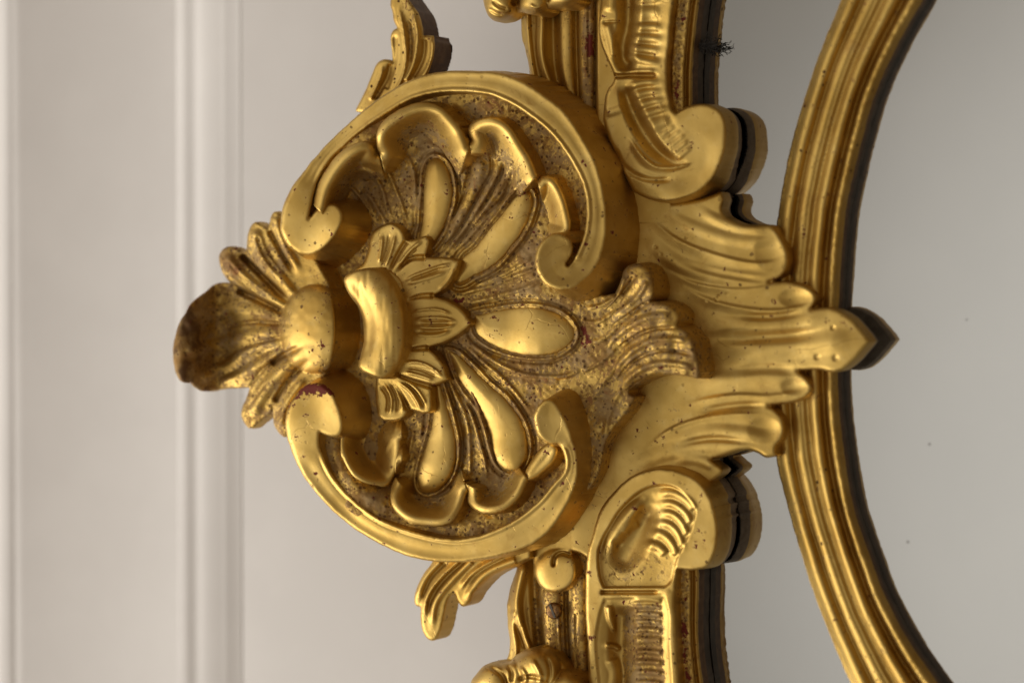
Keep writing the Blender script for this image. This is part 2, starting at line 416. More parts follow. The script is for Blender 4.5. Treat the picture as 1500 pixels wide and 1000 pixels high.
# glass panes
def world2(pts, z):
    return unproj(np.array(pts, float), np.full(len(pts), float(z)))
mid_line = [(1300, -120), (1292, 0), (1250, 80), (1226, 150), (1205, 230), (1190, 320), (1182, 420), (1180, 500), (1182, 590), (1190, 670), (1208, 760), (1240, 860), (1290, 960), (1360, 1060), (1400, 1120)]
ml = world2(mid_line, 0)
V = [(200, 900, 0)]+[tuple(p) for p in ml]+[(200, -900, 0)]
V = [(world2([(985, -120)], 0)[0][0], ml[0][1], 0)]+[tuple(p) for p in ml]+[(world2([(985, 1120)], 0)[0][0], ml[-1][1], 0)]
mesh_obj('spandrel_glass', V, [tuple(range(len(V)))[::-1]], MIRR, mirror)
V = [tuple(p+np.array([0, 0, 1.0])) for p in ml]+[(1500, ml[-1][1], 1), (1500, ml[0][1], 1)]
mesh_obj('oval_glass', V, [tuple(range(len(V)))], MIRR, mirror)
for nm in ('spandrel_glass', 'oval_glass'):
    me = bpy.data.objects[nm].data
    if me.polygons[0].normal.y > 0: me.flip_normals()
bx0 = world2([(960, 500)], 0)[0][0]
V = [(x, y, z) for z in (-30, -4) for x, y in ((bx0, -900), (1500, -900), (1500, 900), (bx0, 900))]
mesh_obj('backboard', V, [(3, 2, 1, 0), (4, 5, 6, 7), (0, 1, 5, 4), (1, 2, 6, 5), (2, 3, 7, 6), (3, 0, 4, 7)], WOOD, mirror)

# oval moulding -----------------------------------------------------------------
oL = [(1262, -90), (1232, 0), (1200, 80), (1176, 152), (1160, 208), (1148, 264), (1138, 328), (1130, 410), (1128, 500), (1131, 590), (1137, 672), (1148, 720), (1168, 792), (1188, 856), (1212, 920), (1246, 1000), (1290, 1085)]
oR = [(1396, -90), (1352, 0), (1324, 48), (1300, 96), (1280, 144), (1264, 200), (1252, 248), (1240, 304), (1234, 360), (1231, 400), (1227, 500), (1229, 600), (1234, 640), (1240, 688), (1252, 748), (1272, 808), (1296, 872), (1328, 932), (1374, 1000), (1440, 1085)]
cL = spline(oL, False); cR = spline(oR, False)
oout = np.concatenate([cL, cR[::-1]])
def h_oval(P, d):
    a = near(P, cL, False)[0]; b = near(P, cR, False)[0]; t = a/(a+b+1e-6)
    w = t+0.006*noise2(P, 30, 1.2)
    g = lambda c, s_, h: h*np.clip(1-((w-c)/s_)**2, 0, 1)
    z = 23+5*sm(0, .25, w)+g(.14, .10, 8)+g(.39, .10, 8)+g(.49, .05, 4)+g(.64, .115, 15)+g(.885, .085, 11)
    z -= 3*np.exp(-((w-.27)/.02)**2)+5*np.exp(-((w-.775)/.025)**2)
    # small chips and joints across the beads
    z += 0.9*noise2(P, 6, 2.2)*np.exp(-((w-.88)/.07)**2)
    return z-rnd(d, 4)
relief('oval_moulding', oout, h_oval, base=1.5, mats=[GOLD, WOOD], darkfrom=0.55, parent=mirror, step=1.8, wear=lambda P, d: 0.12+0.25*sm(.0, .8, noise2(P, 14, 5)), wob=0.5, back=True)

# cross leaf ---------------------------------------------------------------------
leaf = [(905, 300, 1), (960, 298), (1020, 292), (1056, 280, 1), (1061, 292), (1058, 306), (1065, 317), (1078, 324), (1095, 329), (1128, 329), (1138, 338), (1148, 354), (1154, 369), (1155, 385), (1150, 400), (1140, 408), (1127, 413, 1), (1150, 411), (1168, 414), (1184, 420), (1194, 430), (1195, 442), (1188, 452, 1),
        (1200, 451), (1214, 450), (1228, 453), (1244, 463), (1260, 479), (1276, 500, 1), (1260, 519), (1245, 534), (1232, 543), (1216, 545), (1200, 541), (1169, 543, 1), (1180, 552), (1189, 566), (1186, 576), (1176, 584), (1156, 590), (1126, 594, 1), (1138, 601), (1147, 614), (1149, 630), (1145, 645), (1137, 654), (1138, 667, 1), (1122, 670), (1110, 663), (1095, 659), (1076, 663), (1058, 669), (1042, 673, 1), (1052, 680), (1060, 688), (1056, 696, 1),
        (1020, 720), (980, 730), (930, 740), (895, 780), (880, 830), (866, 850), (862, 822), (852, 812), (838, 808, 1),
        (843, 822), (845, 836), (842, 850), (832, 862), (818, 868), (802, 866), (790, 856), (783, 840), (781, 820), (781, 802, 1), (810, 780), (840, 748), (862, 715), (872, 690), (880, 640), (890, 600), (900, 500), (900, 400)]
leaf_ridges = [([(946, 312), (990, 350), (1050, 374), (1110, 386), (1148, 378)], 9, 7, 'h'),
 ([(960, 306), (1010, 330), (1060, 348), (1110, 354), (1140, 350)], 8, 5, 'r'),
 ([(1020, 305), (1050, 322), (1085, 334), (1125, 336)], 7, 6, 'r'),
 ([(945, 345), (990, 385), (1040, 402), (1090, 408), (1130, 407)], 10, 6, 'r'),
 ([(980, 398), (1020, 416), (1080, 424), (1140, 418)], 8, 5, 'h'),
 ([(1000, 420), (1040, 440), (1090, 452), (1140, 455), (1188, 446)], 9, 7, 'h'),
 ([(1040, 478), (1100, 479), (1160, 474), (1215, 463)], 13, 9, 'r'),
 ([(1062, 528), (1100, 515), (1150, 508), (1200, 502), (1250, 500)], 14, 9, 'r'),
 ([(1000, 596), (1030, 586), (1080, 579), (1130, 580), (1180, 572)], 10, 6, 'h'),
 ([(1020, 566), (1060, 556), (1110, 552), (1165, 556)], 12, 5, 'r'),
 ([(945, 660), (975, 634), (1010, 618), (1060, 608), (1120, 606)], 10, 7, 'h'),
 ([(960, 655), (1000, 641), (1040, 631), (1085, 634), (1135, 642)], 9, 7, 'r'),
 ([(920, 690), (960, 668), (1010, 656), (1060, 652), (1110, 654)], 10, 6, 'r'),
 ([(985, 672), (1020, 672), (1050, 684)], 8, 5, 'r')]
leaf_cuts = [([(1000, 386), (1060, 402), (1130, 412)], 5, -4), ([(1030, 498), (1090, 494), (1160, 492), (1210, 486)], 11, -7), ([(1180, 456), (1130, 464), (1080, 462)], 6, -5),
 ([(1172, 543), (1120, 540), (1070, 545)], 8, -5), ([(1128, 594), (1080, 594), (1020, 604)], 6, -5), ([(990, 652), (1040, 643), (1100, 648)], 5, -4)]
pock = [(1197, 523, 5), (1224, 524, 5.5), (1220, 480, 4), (1052, 434, 2.5), (1064, 431, 2), (1050, 441, 2.5), (1036, 440, 2), (1005, 348, 2.5), (960, 362, 3), (968, 372, 2)]
def h_leaf(P, d):
    u, v = P.T
    z = 53+2*sm(930, 1100, u)+8*sm(1150, 1240, u)
    for pts, w, a, k_ in leaf_ridges: z += stroke(P, pts, w*1.5, a*0.58, k_, (.3, .18))
    for pts, w, a in leaf_cuts: z += stroke(P, pts, w*1.3, a*0.75, 'r', (.3, .3))
    # cupped lobe ends
    for cx, cy, rx, ry in ((1128, 368, 24, 30), (1165, 436, 26, 15), (1165, 566, 22, 14), (1120, 630, 26, 20)):
        q = ((u-cx)/rx)**2+((v-cy)/ry)**2; z -= 4.5*np.clip(1-q, 0, 1)**1.2
    for cx, cy, r in pock:
        z -= 2.5*np.clip(1-((u-cx)**2+(v-cy)**2)/r**2, 0, 1)
    # curled scroll at the foot of the strap
    q = np.hypot(u-817, v-839)
    z += 12*sm(870, 790, u)*0+8*np.clip(1-(q/36)**4, 0, 1)
    z += stroke(P, [(811, 826), (813, 815), (822, 809), (834, 812)], 4, -9, 'v', None)
    z += 8*sm(700, 780, v)*sm(900, 840, u)+9*sm(960, 900, u)*sm(600, 680, v)*sm(800, 740, v)
    return z-rnd(d, 7)
relief('acanthus_leaf', leaf, h_leaf, base=lambda p: 5+21*sm(1195, 1235, p[:, 0]), under=UNDER, tuck=0.15, darkfrom=0.7, rings=(0.02, 0.06, 0.15, 0.3, 0.45, 0.6, 0.75, 0.88, 1.0), flare=lambda p, n: 0.14*sm(1215, 1250, p[:, 0]), mats=[BURN, BURN], parent=mirror,
       wear=lambda P, d: 0.10+0.28*sm(700, 560, P[:, 1])*sm(1000, 900, P[:, 0])+0.2*sm(.2, .8, noise2(P, 22, 8)), back=True, wob=0.9)

# frame rails ---------------------------------------------------------------------
# hooded scroll, upper
hoodU = [(880, -90, 1), (880, 0), (877, 38), (880, 64), (888, 84), (897, 104), (899, 118), (890, 132), (885, 150), (884, 175), (893, 206), (906, 232), (918, 262), (928, 280), (943, 289), (970, 295), (996, 292), (1020, 283), (1040, 267), (1055, 241), (1063, 212), (1064, 184), (1058, 166), (1044, 155), (1026, 152), (1008, 156), (990, 166, 1), (984, 160, 1), (979, 128), (978, 96), (981, 64), (984, 32), (988, 0), (1000, -90, 1)]
ribsU = [([(925, 22), (950, 18), (972, 20)], 13), ([(924, 42), (950, 40), (974, 42)], 8), ([(920, 56), (945, 56), (974, 60)], 8), ([(914, 69), (940, 72), (972, 76)], 8),
         ([(910, 82), (938, 87), (970, 92)], 8), ([(925, 0), (970, 0)], 8), ([(925, -20), (970, -22)], 9),
         ([(915, 130), (940, 122), (968, 122)], 7), ([(920, 145), (945, 136), (972, 135)], 8), ([(926, 160), (950, 150), (976, 147)], 8), ([(934, 174), (955, 164), (982, 158)], 8),
         ([(945, 186), (962, 182), (984, 174)], 13), ([(966, 200), (990, 184)], 5), ([(972, 209), (998, 190)], 5), ([(977, 218), (1005, 196)], 5), ([(982, 227), (1010, 204)], 5), ([(988, 235), (1014, 214)], 5)]
def h_hoodU(P, d):
    u, v = P.T
    z = 74+0*u
    z += stroke(P, [(925, -60), (922, 0), (920, 40), (914, 70), (918, 92), (935, 100)], [22, 20, 18], -20, 'r', (.05, .1))
    z += stroke(P, [(955, -60), (952, 40), (948, 96)], 30, -9, 'r', (.05, .1))
    z += stroke(P, [(915, 122), (922, 150), (938, 185), (955, 212), (978, 232), (1000, 240)], [14, 18, 17, 9], -17, 'r', (.15, .25))
    z += stroke(P, [(940, 118), (958, 150), (980, 195), (1000, 215)], [24, 24, 18], -4, 'r', (.15, .25))
    for pts, w in ribsU: z += stroke(P, pts, w+1, 6.0 if w > 6 else 3.2, 'r', (.35, .3))
    z += stroke(P, [(892, -60), (895, 0), (893, 20)], 12, 5, 'r'); z += stroke(P, [(889, 34), (893, 50), (902, 84)], 9, 5, 'r')
    z += stroke(P, [(882, 33), (910, 31)], 3, -4, 'v')
    z += stroke(P, [(899, 112), (930, 111), (962, 111)], 5, -14, 'r', (0, .1))
    z += stroke(P, [(905, 106), (935, 104), (960, 104)], 4, 3, 'r')
    z += stroke(P, [(925, 205), (940, 228), (965, 245), (1012, 240)], [7, 12, 10, 3], 11, 'h', (.2, .1))
    z += stroke(P, [(888, 166), (900, 163), (912, 158)], 9, 3.5, 'r')
    z += stroke(P, [(900, 215), (915, 245), (945, 262), (985, 262)], 6, -5, 'r')
    z += 5*sm(30, 0, np.abs(np.hypot(u-1000, v-225)-62))*sm(180, 240, v)
    return z-rnd(d, 6)
relief('rocaille_scroll', hoodU, h_hoodU, base=3, under=UNDER, tuck=0.14, darkfrom=0.7, rings=(0.02, 0.06, 0.15, 0.3, 0.45, 0.6, 0.75, 0.88, 1.0), flare=lambda p, n: 0.05+0.12*sm(0.1, .6, n[:, 1])*sm(220, 270, p[:, 1]), parent=mirror, mats=[BURN, BURN], back=True,
       wear=lambda P, d: 0.08+0.25*sm(100, 60, P[:, 1])*sm(915, 930, P[:, 0])*sm(980, 970, P[:, 0]), wob=0.9)
hoodL = [(880, 1095, 1), (863, 1000), (861, 946), (858, 892), (859, 830), (862, 805), (870, 776), (880, 745), (896, 724), (916, 704), (941, 691), (970, 686), (996, 690), (1020, 702), (1035, 718), (1045, 740), (1051, 767), (1050, 800), (1043, 819), (1034, 830), (1018, 834), (991, 833, 1), (989, 874), (991, 928), (996, 1000), (1008, 1095, 1)]
ribsL = [([(962, 724), (985, 722), (1006, 733), (1017, 748)], 9), ([(966, 738), (985, 738), (1003, 750), (1012, 768)], 8), ([(966, 752), (984, 753), (998, 765), (1007, 785)], 8), ([(962, 766), (979, 768), (992, 780), (1000, 802)], 8),
         ([(954, 780), (972, 784), (986, 800), (989, 815)], 9), ([(945, 798), (962, 800), (975, 812)], 10)]
for y_, w_ in ((879, 5), (889, 5), (900, 6), (911, 5), (923, 6), (938, 9), (955, 6), (970, 6), (985, 6), (1000, 6), (1020, 8), (1040, 6)):
    ribsL.append(([(925, y_), (948, y_-1.5), (970, y_+1)], w_))
cellL = [(874, 812), (880, 790), (892, 768), (906, 746), (928, 724), (948, 712), (970, 708), (990, 712), (1006, 724), (1017, 738), (1021, 750, 1), (1013, 780), (1003, 800), (993, 820), (986, 850), (975, 861, 1), (884, 862, 1), (877, 845)]
cellL2 = [(884, 874, 1), (975, 872, 1), (982, 900), (982, 940), (986, 1000), (990, 1095, 1), (885, 1095, 1), (876, 1010), (872, 973), (870, 937), (875, 902)]
def h_hoodL(P, d):
    u, v = P.T
    z = 80+0*u
    a = dpoly(P, cellL, 40); z -= (5+5*sm(1010, 960, u))*sm(0, 4, a)
    a = dpoly(P, cellL2, 40); z -= 3*sm(0, 5, a)+8*sm(0, 28, a)
    z += stroke(P, [(955, 735), (945, 765), (925, 800), (902, 838)], [16, 24, 30, 20], -15, 'r', (.2, .2))
    z += stroke(P, [(915, 885), (912, 930), (912, 980), (916, 1080)], 24, -16, 'r', (.1, .05))
    for pts, w in ribsL: z += stroke(P, pts, w, 5.5 if w > 5 else 4, 'r', (.25, .1))
    z += stroke(P, [(944, 730), (926, 748), (903, 780), (890, 812)], [8, 15, 17, 11], 10, 'r', (.25, .25))
    z += stroke(P, [(936, 766), (922, 772), (914, 782)], 8, 4, 'r'); z += stroke(P, [(898, 790), (910, 800)], 8, -3, 'r')
    z += stroke(P, [(880, 867), (930, 867), (966, 867)], 4, -9, 'r', (0, .1))
    z += stroke(P, [(892, 885), (895, 905), (900, 925)], [9, 8, 3], 8, 'r'); z += stroke(P, [(886, 945), (900, 946), (908, 952)], 6, 7, 'r')
    z += stroke(P, [(895, 962), (902, 985), (898, 1020)], 12, 9, 'r')
    z += stroke(P, [(978, 870), (982, 930), (985, 1000)], 10, 2, 'r', None)
    return z-rnd(d, 5)
relief('rocaille_scroll', hoodL, h_hoodL, base=3, under=UNDER, tuck=0.14, darkfrom=0.7, rings=(0.02, 0.06, 0.15, 0.3, 0.45, 0.6, 0.75, 0.88, 1.0), flare=lambda p, n: 0.08+0.12*sm(0, .5, -n[:, 1])*sm(870, 930, p[:, 0]), parent=mirror, mats=[BURN, BURN], back=True, 
       wear=lambda P, d: 0.06+0.8*np.clip(np.where(P[:, 1] > 868, sm(3, 16, dpoly(P, cellL2, 40))*sm(900, 925, P[:, 0]), 0.55*sm(3, 14, dpoly(P, cellL, 40))*sm(780, 830, P[:, 1])), 0, 1), wob=0.9)

# sight rim with stippled strip, upper and lower
def rim(y0, y1, inner, outer, nm='sight_rim'):
    Q = np.concatenate([spline(inner, False), spline(outer, False)[::-1]]); ci = spline(inner, False); co = spline(outer, False)
    def hf(P, d):
        a = near(P, ci, False)[0]; b = near(P, co, False)[0]; t = a/(a+b+1e-6)
        z = 40+20*sm(.26, .32, t)*sm(.76, .69, t)+7*sm(.76, .70, t)*sm(.2, .3, t)*0
        z += 5*sm(.80, .86, t)*sm(1.0, .92, t)-6*sm(.28, .2, t)
        z += 1.5*noise2(P, 4, 6)*np.exp(-((t-.5)/.2)**2)
        return z-rnd(d, 3)
    def wr2(P, d):
        a = near(P, ci, False)[0]; b = near(P, co, False)[0]; t = a/(a+b+1e-6)
        return 0.15+0.6*np.exp(-((t-.5)/.2)**2)
    def bo2(P, d):
        a = near(P, ci, False)[0]; b = near(P, co, False)[0]; t = a/(a+b+1e-6)
        return 0.55*np.exp(-((t-.48)/.12)**2)*sm(.1, .5, noise2(P, 22, 4.4))
    return relief(nm, Q, hf, base=1.5, mats=[GOLD, WOOD], darkfrom=0.55, parent=mirror, wear=wr2, bole=bo2, wob=0.4, back=True)
rim(0, 1, [(985, -90), (978, 0), (973, 60), (970, 110), (975, 190)], [(1042, -90), (1025, 0), (1019, 48), (1015, 96), (1014, 150), (1014, 200)])
rim(0, 1, [(978, 800), (981, 870), (983, 930), (988, 1000), (1000, 1095)], [(1022, 800), (1024, 850), (1023, 928), (1030, 1000), (1046, 1095)])

# fluted back rail, upper and lower
railU = [(768, -90, 1), (764, 0), (764, 48), (770, 77), (775, 99), (778, 122), (800, 150), (850, 200), (890, 260), (930, 330, 1), (985, 330, 1), (985, 200), (985, 90), (985, -90, 1)]
def h_railU(P, d):
    u, v = P.T
    x = u-0.02*(v-50)+0*v
    z = 40+0*u
    z += stroke(P, [(772, -60), (773, 30), (777, 80), (785, 125)], 6, 9, 'r', None)
    z += stroke(P, [(794, -60), (794, 30), (794, 80), (803, 115), (820, 150)], 9, 16, 'r', None)
    z += stroke(P, [(812, -60), (811, 40), (814, 100), (828, 150)], 11, -11, 'r', None)
    z += stroke(P, [(830, -60), (829, 40), (831, 110), (840, 170)], 9, 7, 'c', None)
    z += stroke(P, [(845, -60), (844, 40), (846, 110), (850, 180)], 6, -10, 'r', None)
    z += stroke(P, [(861, -60), (860, 60), (858, 190)], 11, 10, 'c', None)
    z += stroke(P, [(862, -60), (862, 40), (862, 110)], 1.6, -3, 'r', None)
    z += stroke(P, [(872, -60), (872, 60), (870, 190)], 2.2, -6, 'r', None)
    z = np.where(u > 872, z+14*sm(872, 876, u), z)
    return z-rnd(d, 6)
relief('frame_rail', railU, h_railU, base=-10, parent=mirror, mats=[GOLD, GOLD], wob=0.8,
       wear=lambda P, d: 0.10+0.30*sm(800, 830, P[:, 0])*sm(880, 872, P[:, 0])+0.5*sm(850, 856, P[:, 0])*sm(874, 870, P[:, 0]),
       bole=lambda P, d: 0.9*np.exp(-((P[:, 0]-864)/6)**2-((P[:, 1]-72)/20)**2))
railL = [(757, 800, 1), (756, 835), (749, 856), (743, 885), (744, 916), (747, 940), (745, 958), (738, 975), (736, 1095, 1), (985, 1095, 1), (985, 900), (985, 720, 1), (850, 720, 1), (790, 790, 1)]
def h_railL(P, d):
    u, v = P.T
    z = 40+0*u
    z += stroke(P, [(772, 815), (763, 845), (757, 880), (760, 905), (770, 935), (780, 960)], [9, 12, 11, 8, 6], 17, 'r', (.15, .1))
    z += stroke(P, [(752, 890), (752, 920), (756, 950), (752, 980)], 6, 9, 'r', (.1, .1))
    z += stroke(P, [(762, 915), (764, 935), (768, 950)], 5, -4, 'r')
    z += stroke(P, [(784, 820), (784, 870), (788, 920), (792, 960)], 11, -11, 'r', None)
    z += stroke(P, [(808, 870), (808, 930), (812, 980)], 13, 9, 'c', None)
    z += stroke(P, [(818, 900), (819, 930), (822, 960)], 2.5, 4, 'r', None)
    z += stroke(P, [(829, 860), (830, 920), (834, 980)], 5, -10, 'r', None)
    z += stroke(P, [(848, 850), (848, 920), (850, 1000)], 12, 10, 'c', None)
    z += stroke(P, [(843, 900), (844, 950), (846, 1000)], 2.5, -4, 'r', None)
    return z-rnd(d, 6)
relief('frame_rail', railL, h_railL, base=-10, parent=mirror, mats=[GOLD, GOLD], wob=1.0,
       wear=lambda P, d: 0.08+0.62*sm(772, 784, P[:, 0]))

# screw in the lower rail
def screw_head(cx, cy, r, z):
    c = world2([(cx, cy)], z)[0]; V = []; F = []
    n = 24
    for k_ in range(4):
        rr = r*[1.0, 1.0, 0.82, 0.55][k_]; zz = [-4, 1.0, 3.0, 3.8][k_]
        for i in range(n):
            a = 2*math.pi*i/n; V.append((c[0]+rr*math.cos(a)/1.0, c[1]+rr*math.sin(a), c[2]+zz))
    V.append((c[0], c[1], c[2]+4))
    for k_ in range(3):
        for i in range(n): F.append((k_*n+i, k_*n+(i+1) % n, (k_+1)*n+(i+1) % n, (k_+1)*n+i))
    for i in range(n): F.append((3*n+i, 3*n+(i+1) % n, 4*n))
    o = mesh_obj('screw', V, F, SCREW, mirror, True)
    # the slot, a dark bar let into the head
    ca, sa = math.cos(1.15), math.sin(1.15)
    B = []
    for zz in (2.2, 4.6):
        for a, b in ((-r*.85, -1.6), (r*.85, -1.6), (r*.85, 1.6), (-r*.85, 1.6)):
            B.append((c[0]+a*ca-b*sa, c[1]-(a*sa+b*ca), c[2]+zz))
    mesh_obj('screw_slot', B, [(3, 2, 1, 0), (4, 5, 6, 7), (0, 1, 5, 4), (1, 2, 6, 5), (2, 3, 7, 6), (3, 0, 4, 7)], DARK, o)
screw_head(811, 894, 12, 50)

# flower rosettes at both picture edges
def rosette(outline, lumps, cuts, z0, base):
    def hf(P, d):
        u, v = P.T; z = z0+0*u
        for cx, cy, r, h in lumps:
            q = ((u-cx)**2+(v-cy)**2)/r**2; z = np.maximum(z, z0+h*np.sqrt(np.clip(1-q, 0, 1)))
        for pts, w, a in cuts: z += stroke(P, pts, w, a, 'r', (.2, .2))
        return z-rnd(d, 12)
    return relief('flower', outline, hf, base=base, parent=mirror, mats=[BURN, BURN], wob=1.0, wear=0.12)
rosette([(690, 1000), (697, 987), (710, 974), (729, 968), (744, 970), (757, 958), (773, 950), (791, 947), (811, 954), (825, 969), (837, 984), (850, 998), (862, 1030), (850, 1090), (720, 1095), (684, 1050)],
        [(722, 1003, 34, 42), (752, 992, 28, 38), (786, 982, 36, 50), (828, 1012, 32, 40), (770, 1040, 46, 44)],
        [([(716, 975), (736, 990), (742, 1008)], 5, -6), ([(760, 975), (770, 992), (764, 1004)], 5, 6), ([(778, 965), (790, 985), (792, 1004)], 6, 7), ([(800, 960), (806, 985), (800, 1004)], 5, -6), ([(742, 972), (750, 985), (748, 1000)], 5, -6), ([(757, 996), (775, 990), (800, 996)], 5, -7)], 75, 40)
rosette([(704, -40), (705, -10), (708, 2), (712, 17), (718, 27), (727, 32), (740, 31), (752, 26), (762, 18), (775, 21), (788, 22), (799, 15), (812, 11), (828, 11), (843, 5), (856, -6), (860, -40), (830, -90), (730, -90)],
        [(730, 4, 28, 44), (782, 0, 26, 44), (822, -12, 34, 46), (765, -40, 46, 50)],
        [([(716, 12), (728, 20), (738, 22)], 4, -5), ([(720, 0), (732, 10), (745, 14)], 4, -5), ([(748, 8), (756, 0), (757, -14)], 6, -8), ([(775, 6), (785, 12), (795, 8)], 4, 4), ([(800, 4), (805, -8), (800, -24)], 5, -7)], 75, 42)

# sprig leaves on the outer edge
sprU = [(583, -14), (574, -4), (572, 8), (575, 20), (577, 32), (582, 42, 1), (575, 46), (572, 56), (574, 72), (575, 90, 1), (564, 87), (554, 92), (548, 101), (542, 118), (532, 139), (520, 163, 1), (560, 175, 1), (620, 140, 1), (629, 104, 1), (634, 86), (637, 66), (636, 52, 1), (620, 52, 1), (619, 40), (613, 20), (606, 10), (598, -2), (592, -12)]
def h_sprU(P, d):
    z = 82+0*P[:, 0]
    z += stroke(P, [(584, 12), (591, 48), (594, 88), (586, 120), (565, 150)], 7, 7, 'g', (.15, 0))
    z += stroke(P, [(604, 18), (611, 48), (607, 88), (594, 118)], 9, 8, 'g', (.15, 0))
    z += stroke(P, [(634, 56), (632, 90), (615, 118)], 6, 7, 'r', (.1, 0))
    z += stroke(P, [(578, 50), (578, 90), (566, 130)], 6, -5, 'r', (.1, 0)); z += stroke(P, [(598, 30), (602, 60), (599, 92)], 5, -4, 'r')
    z += stroke(P, [(622, 56), (620, 85), (606, 112)], 5, -4, 'r', (.1, 0))
    z += stroke(P, [(561, 96), (556, 115), (542, 145)], 6, 6, 'g', (.15, 0)); z += stroke(P, [(572, 92), (566, 115), (550, 145)], 5, -6, 'r', (.1, 0))
    return z-rnd(d, 5)
relief('sprig_leaf', sprU, h_sprU, base=34, parent=mirror, mats=[GOLD, WOOD], wear=lambda P, d: 0.08+0.55*np.exp(-((P[:, 0]-602)/8)**2)*sm(120, 60, P[:, 1]), back=True)
sprL = [(640, 800, 1), (632, 824), (622, 838), (613, 855), (607, 875), (609, 886), (616, 889, 1), (616, 903), (618, 918), (624, 932), (634, 938), (643, 931), (649, 912), (656, 880), (666, 868, 1), (669, 878), (677, 888), (686, 885), (697, 868), (712, 851), (730, 839), (752, 829), (778, 817, 1), (778, 795, 1), (700, 780, 1)]
def h_sprL(P, d):
    z = 74+0*P[:, 0]
    z += stroke(P, [(672, 822), (642, 850), (626, 875), (622, 900)], 8, 8, 'h', (0, .15))
    z += stroke(P, [(690, 822), (652, 861), (637, 885), (633, 918)], 7, 6, 'r', (0, .15))
    z += stroke(P, [(680, 822), (648, 852), (631, 880), (628, 905)], 4, -4, 'r', (0, .15))
    z += stroke(P, [(735, 815), (695, 838), (675, 862)], 8, 8, 'h', (0, .15)); z += stroke(P, [(755, 820), (712, 840), (690, 865), (682, 880)], 8, 6, 'r', (0, .15))
    z += stroke(P, [(645, 822), (622, 848), (612, 875)], 6, 5, 'r', (0, .15))
    z += stroke(P, [(652, 824), (630, 848), (618, 880)], 4, -5, 'r', (0, .15))
    return z-rnd(d, 5)
relief('sprig_leaf', sprL, h_sprL, base=34, parent=mirror, mats=[GOLD, GOLD], wear=0.15, back=True)

# shell ground ---------------------------------------------------------------------
LIP = spline([(453, 322), (461, 284), (484, 236), (530, 193), (596, 150), (650, 136), (720, 141), (780, 174)], False, 6)
LIPL = spline([(469, 640), (475, 669), (504, 716), (560, 760), (620, 781), (700, 784), (772, 748)], False, 6)
def gshell(P):
    u, v = P.T
    r = np.hypot(u-610, v-462)
    z = 108-20*sm(110, 300, r)+4*sm(820, 900, u)-9*np.exp(-((r-135)/55)**2)*sm(800, 740, u)
    d = np.minimum(near(P, LIP, False)[0], near(P, LIPL, False)[0])
    return z+(22+24*sm(640, 500, u))*sm(64, 12, d)*sm(800, 690, u)
shellp = [(446, 330), (450, 285), (497, 212), (560, 155), (640, 122), (720, 122), (800, 165), (850, 225), (866, 300), (862, 370), (850, 425), (885, 432), (915, 430), (940, 470), (960, 520), (945, 555), (922, 572), (931, 581, 1), (918, 604), (898, 628), (886, 652), (878, 690), (860, 720), (830, 750), (780, 790), (700, 805), (600, 795), (530, 765), (475, 710), (446, 650), (450, 600), (470, 560), (490, 540), (500, 470), (490, 400)]
ridges = [([(592, 226), (602, 240), (608, 266), (610, 300), (612, 335)], 4.5, 5), ([(536, 238), (556, 241), (570, 256), (580, 280), (588, 300), (598, 335)], 4.5, 5),
 ([(520, 250), (540, 252), (556, 270), (566, 300), (576, 325)], 4.5, 5), ([(530, 278), (544, 292), (556, 312), (568, 332)], 4.5, 5), ([(505, 268), (520, 280), (535, 300), (548, 325)], 4, 4),
 ([(676, 204), (686, 224), (688, 250), (680, 280), (664, 315), (645, 345), (630, 364)], 5, -6), ([(718, 220), (720, 250), (708, 274), (693, 302), (672, 338), (652, 362), (636, 377)], 4, -6),
 ([(738, 228), (736, 250), (726, 270), (708, 302), (685, 337), (660, 364)], 4, -6), ([(752, 240), (750, 260), (736, 290), (704, 322), (676, 352), (652, 378)], 4, -6), ([(765, 262), (752, 280), (728, 306)], 4, 4),
 ([(704, 225), (702, 255), (688, 288), (666, 328), (640, 362)], 10, 6), ([(729, 232), (727, 258), (710, 288), (688, 320)], 6, 4), ([(745, 240), (740, 262), (722, 290), (690, 330)], 5, 4),
 ([(788, 392), (750, 406), (720, 418), (670, 431)], 4.5, 5), ([(794, 410), (770, 422), (750, 428), (720, 436), (680, 446)], 4.5, 5), ([(780, 376), (752, 394), (725, 408), (690, 420)], 4, 4),
 ([(696, 506), (720, 526), (750, 542), (778, 550), (830, 550), (862, 530)], 4.5, 5), ([(686, 510), (710, 532), (734, 552), (756, 576), (776, 602)], 4.5, 5), ([(666, 514), (700, 537), (730, 560), (752, 588)], 4, 4),
 ([(652, 566), (662, 596), (671, 640), (672, 660), (668, 690), (655, 712)], 4.5, 5), ([(660, 566), (680, 606), (687, 640), (688, 680), (688, 712)], 5, 6), ([(672, 566), (692, 612), (703, 650), (711, 680), (712, 712)], 4, 4), ([(684, 560), (702, 600), (716, 650), (730, 694)], 4, 5),
 ([(606, 628), (600, 660), (592, 690)], 4, 4), ([(618, 620), (615, 650), (605, 682), (600, 712)], 4.5, 5), ([(585, 610), (575, 640), (560, 668)], 4, 3),
 ([(860, 452), (885, 445), (905, 430)], 4, 4), ([(850, 470), (880, 470), (905, 450)], 4, 4), ([(855, 500), (880, 498), (915, 468)], 5, 4), ([(850, 545), (880, 530), (905, 505)], 4, 4), ([(868, 590), (884, 560), (910, 530)], 5, 4), ([(885, 640), (895, 600), (915, 560)], 5, 4)]
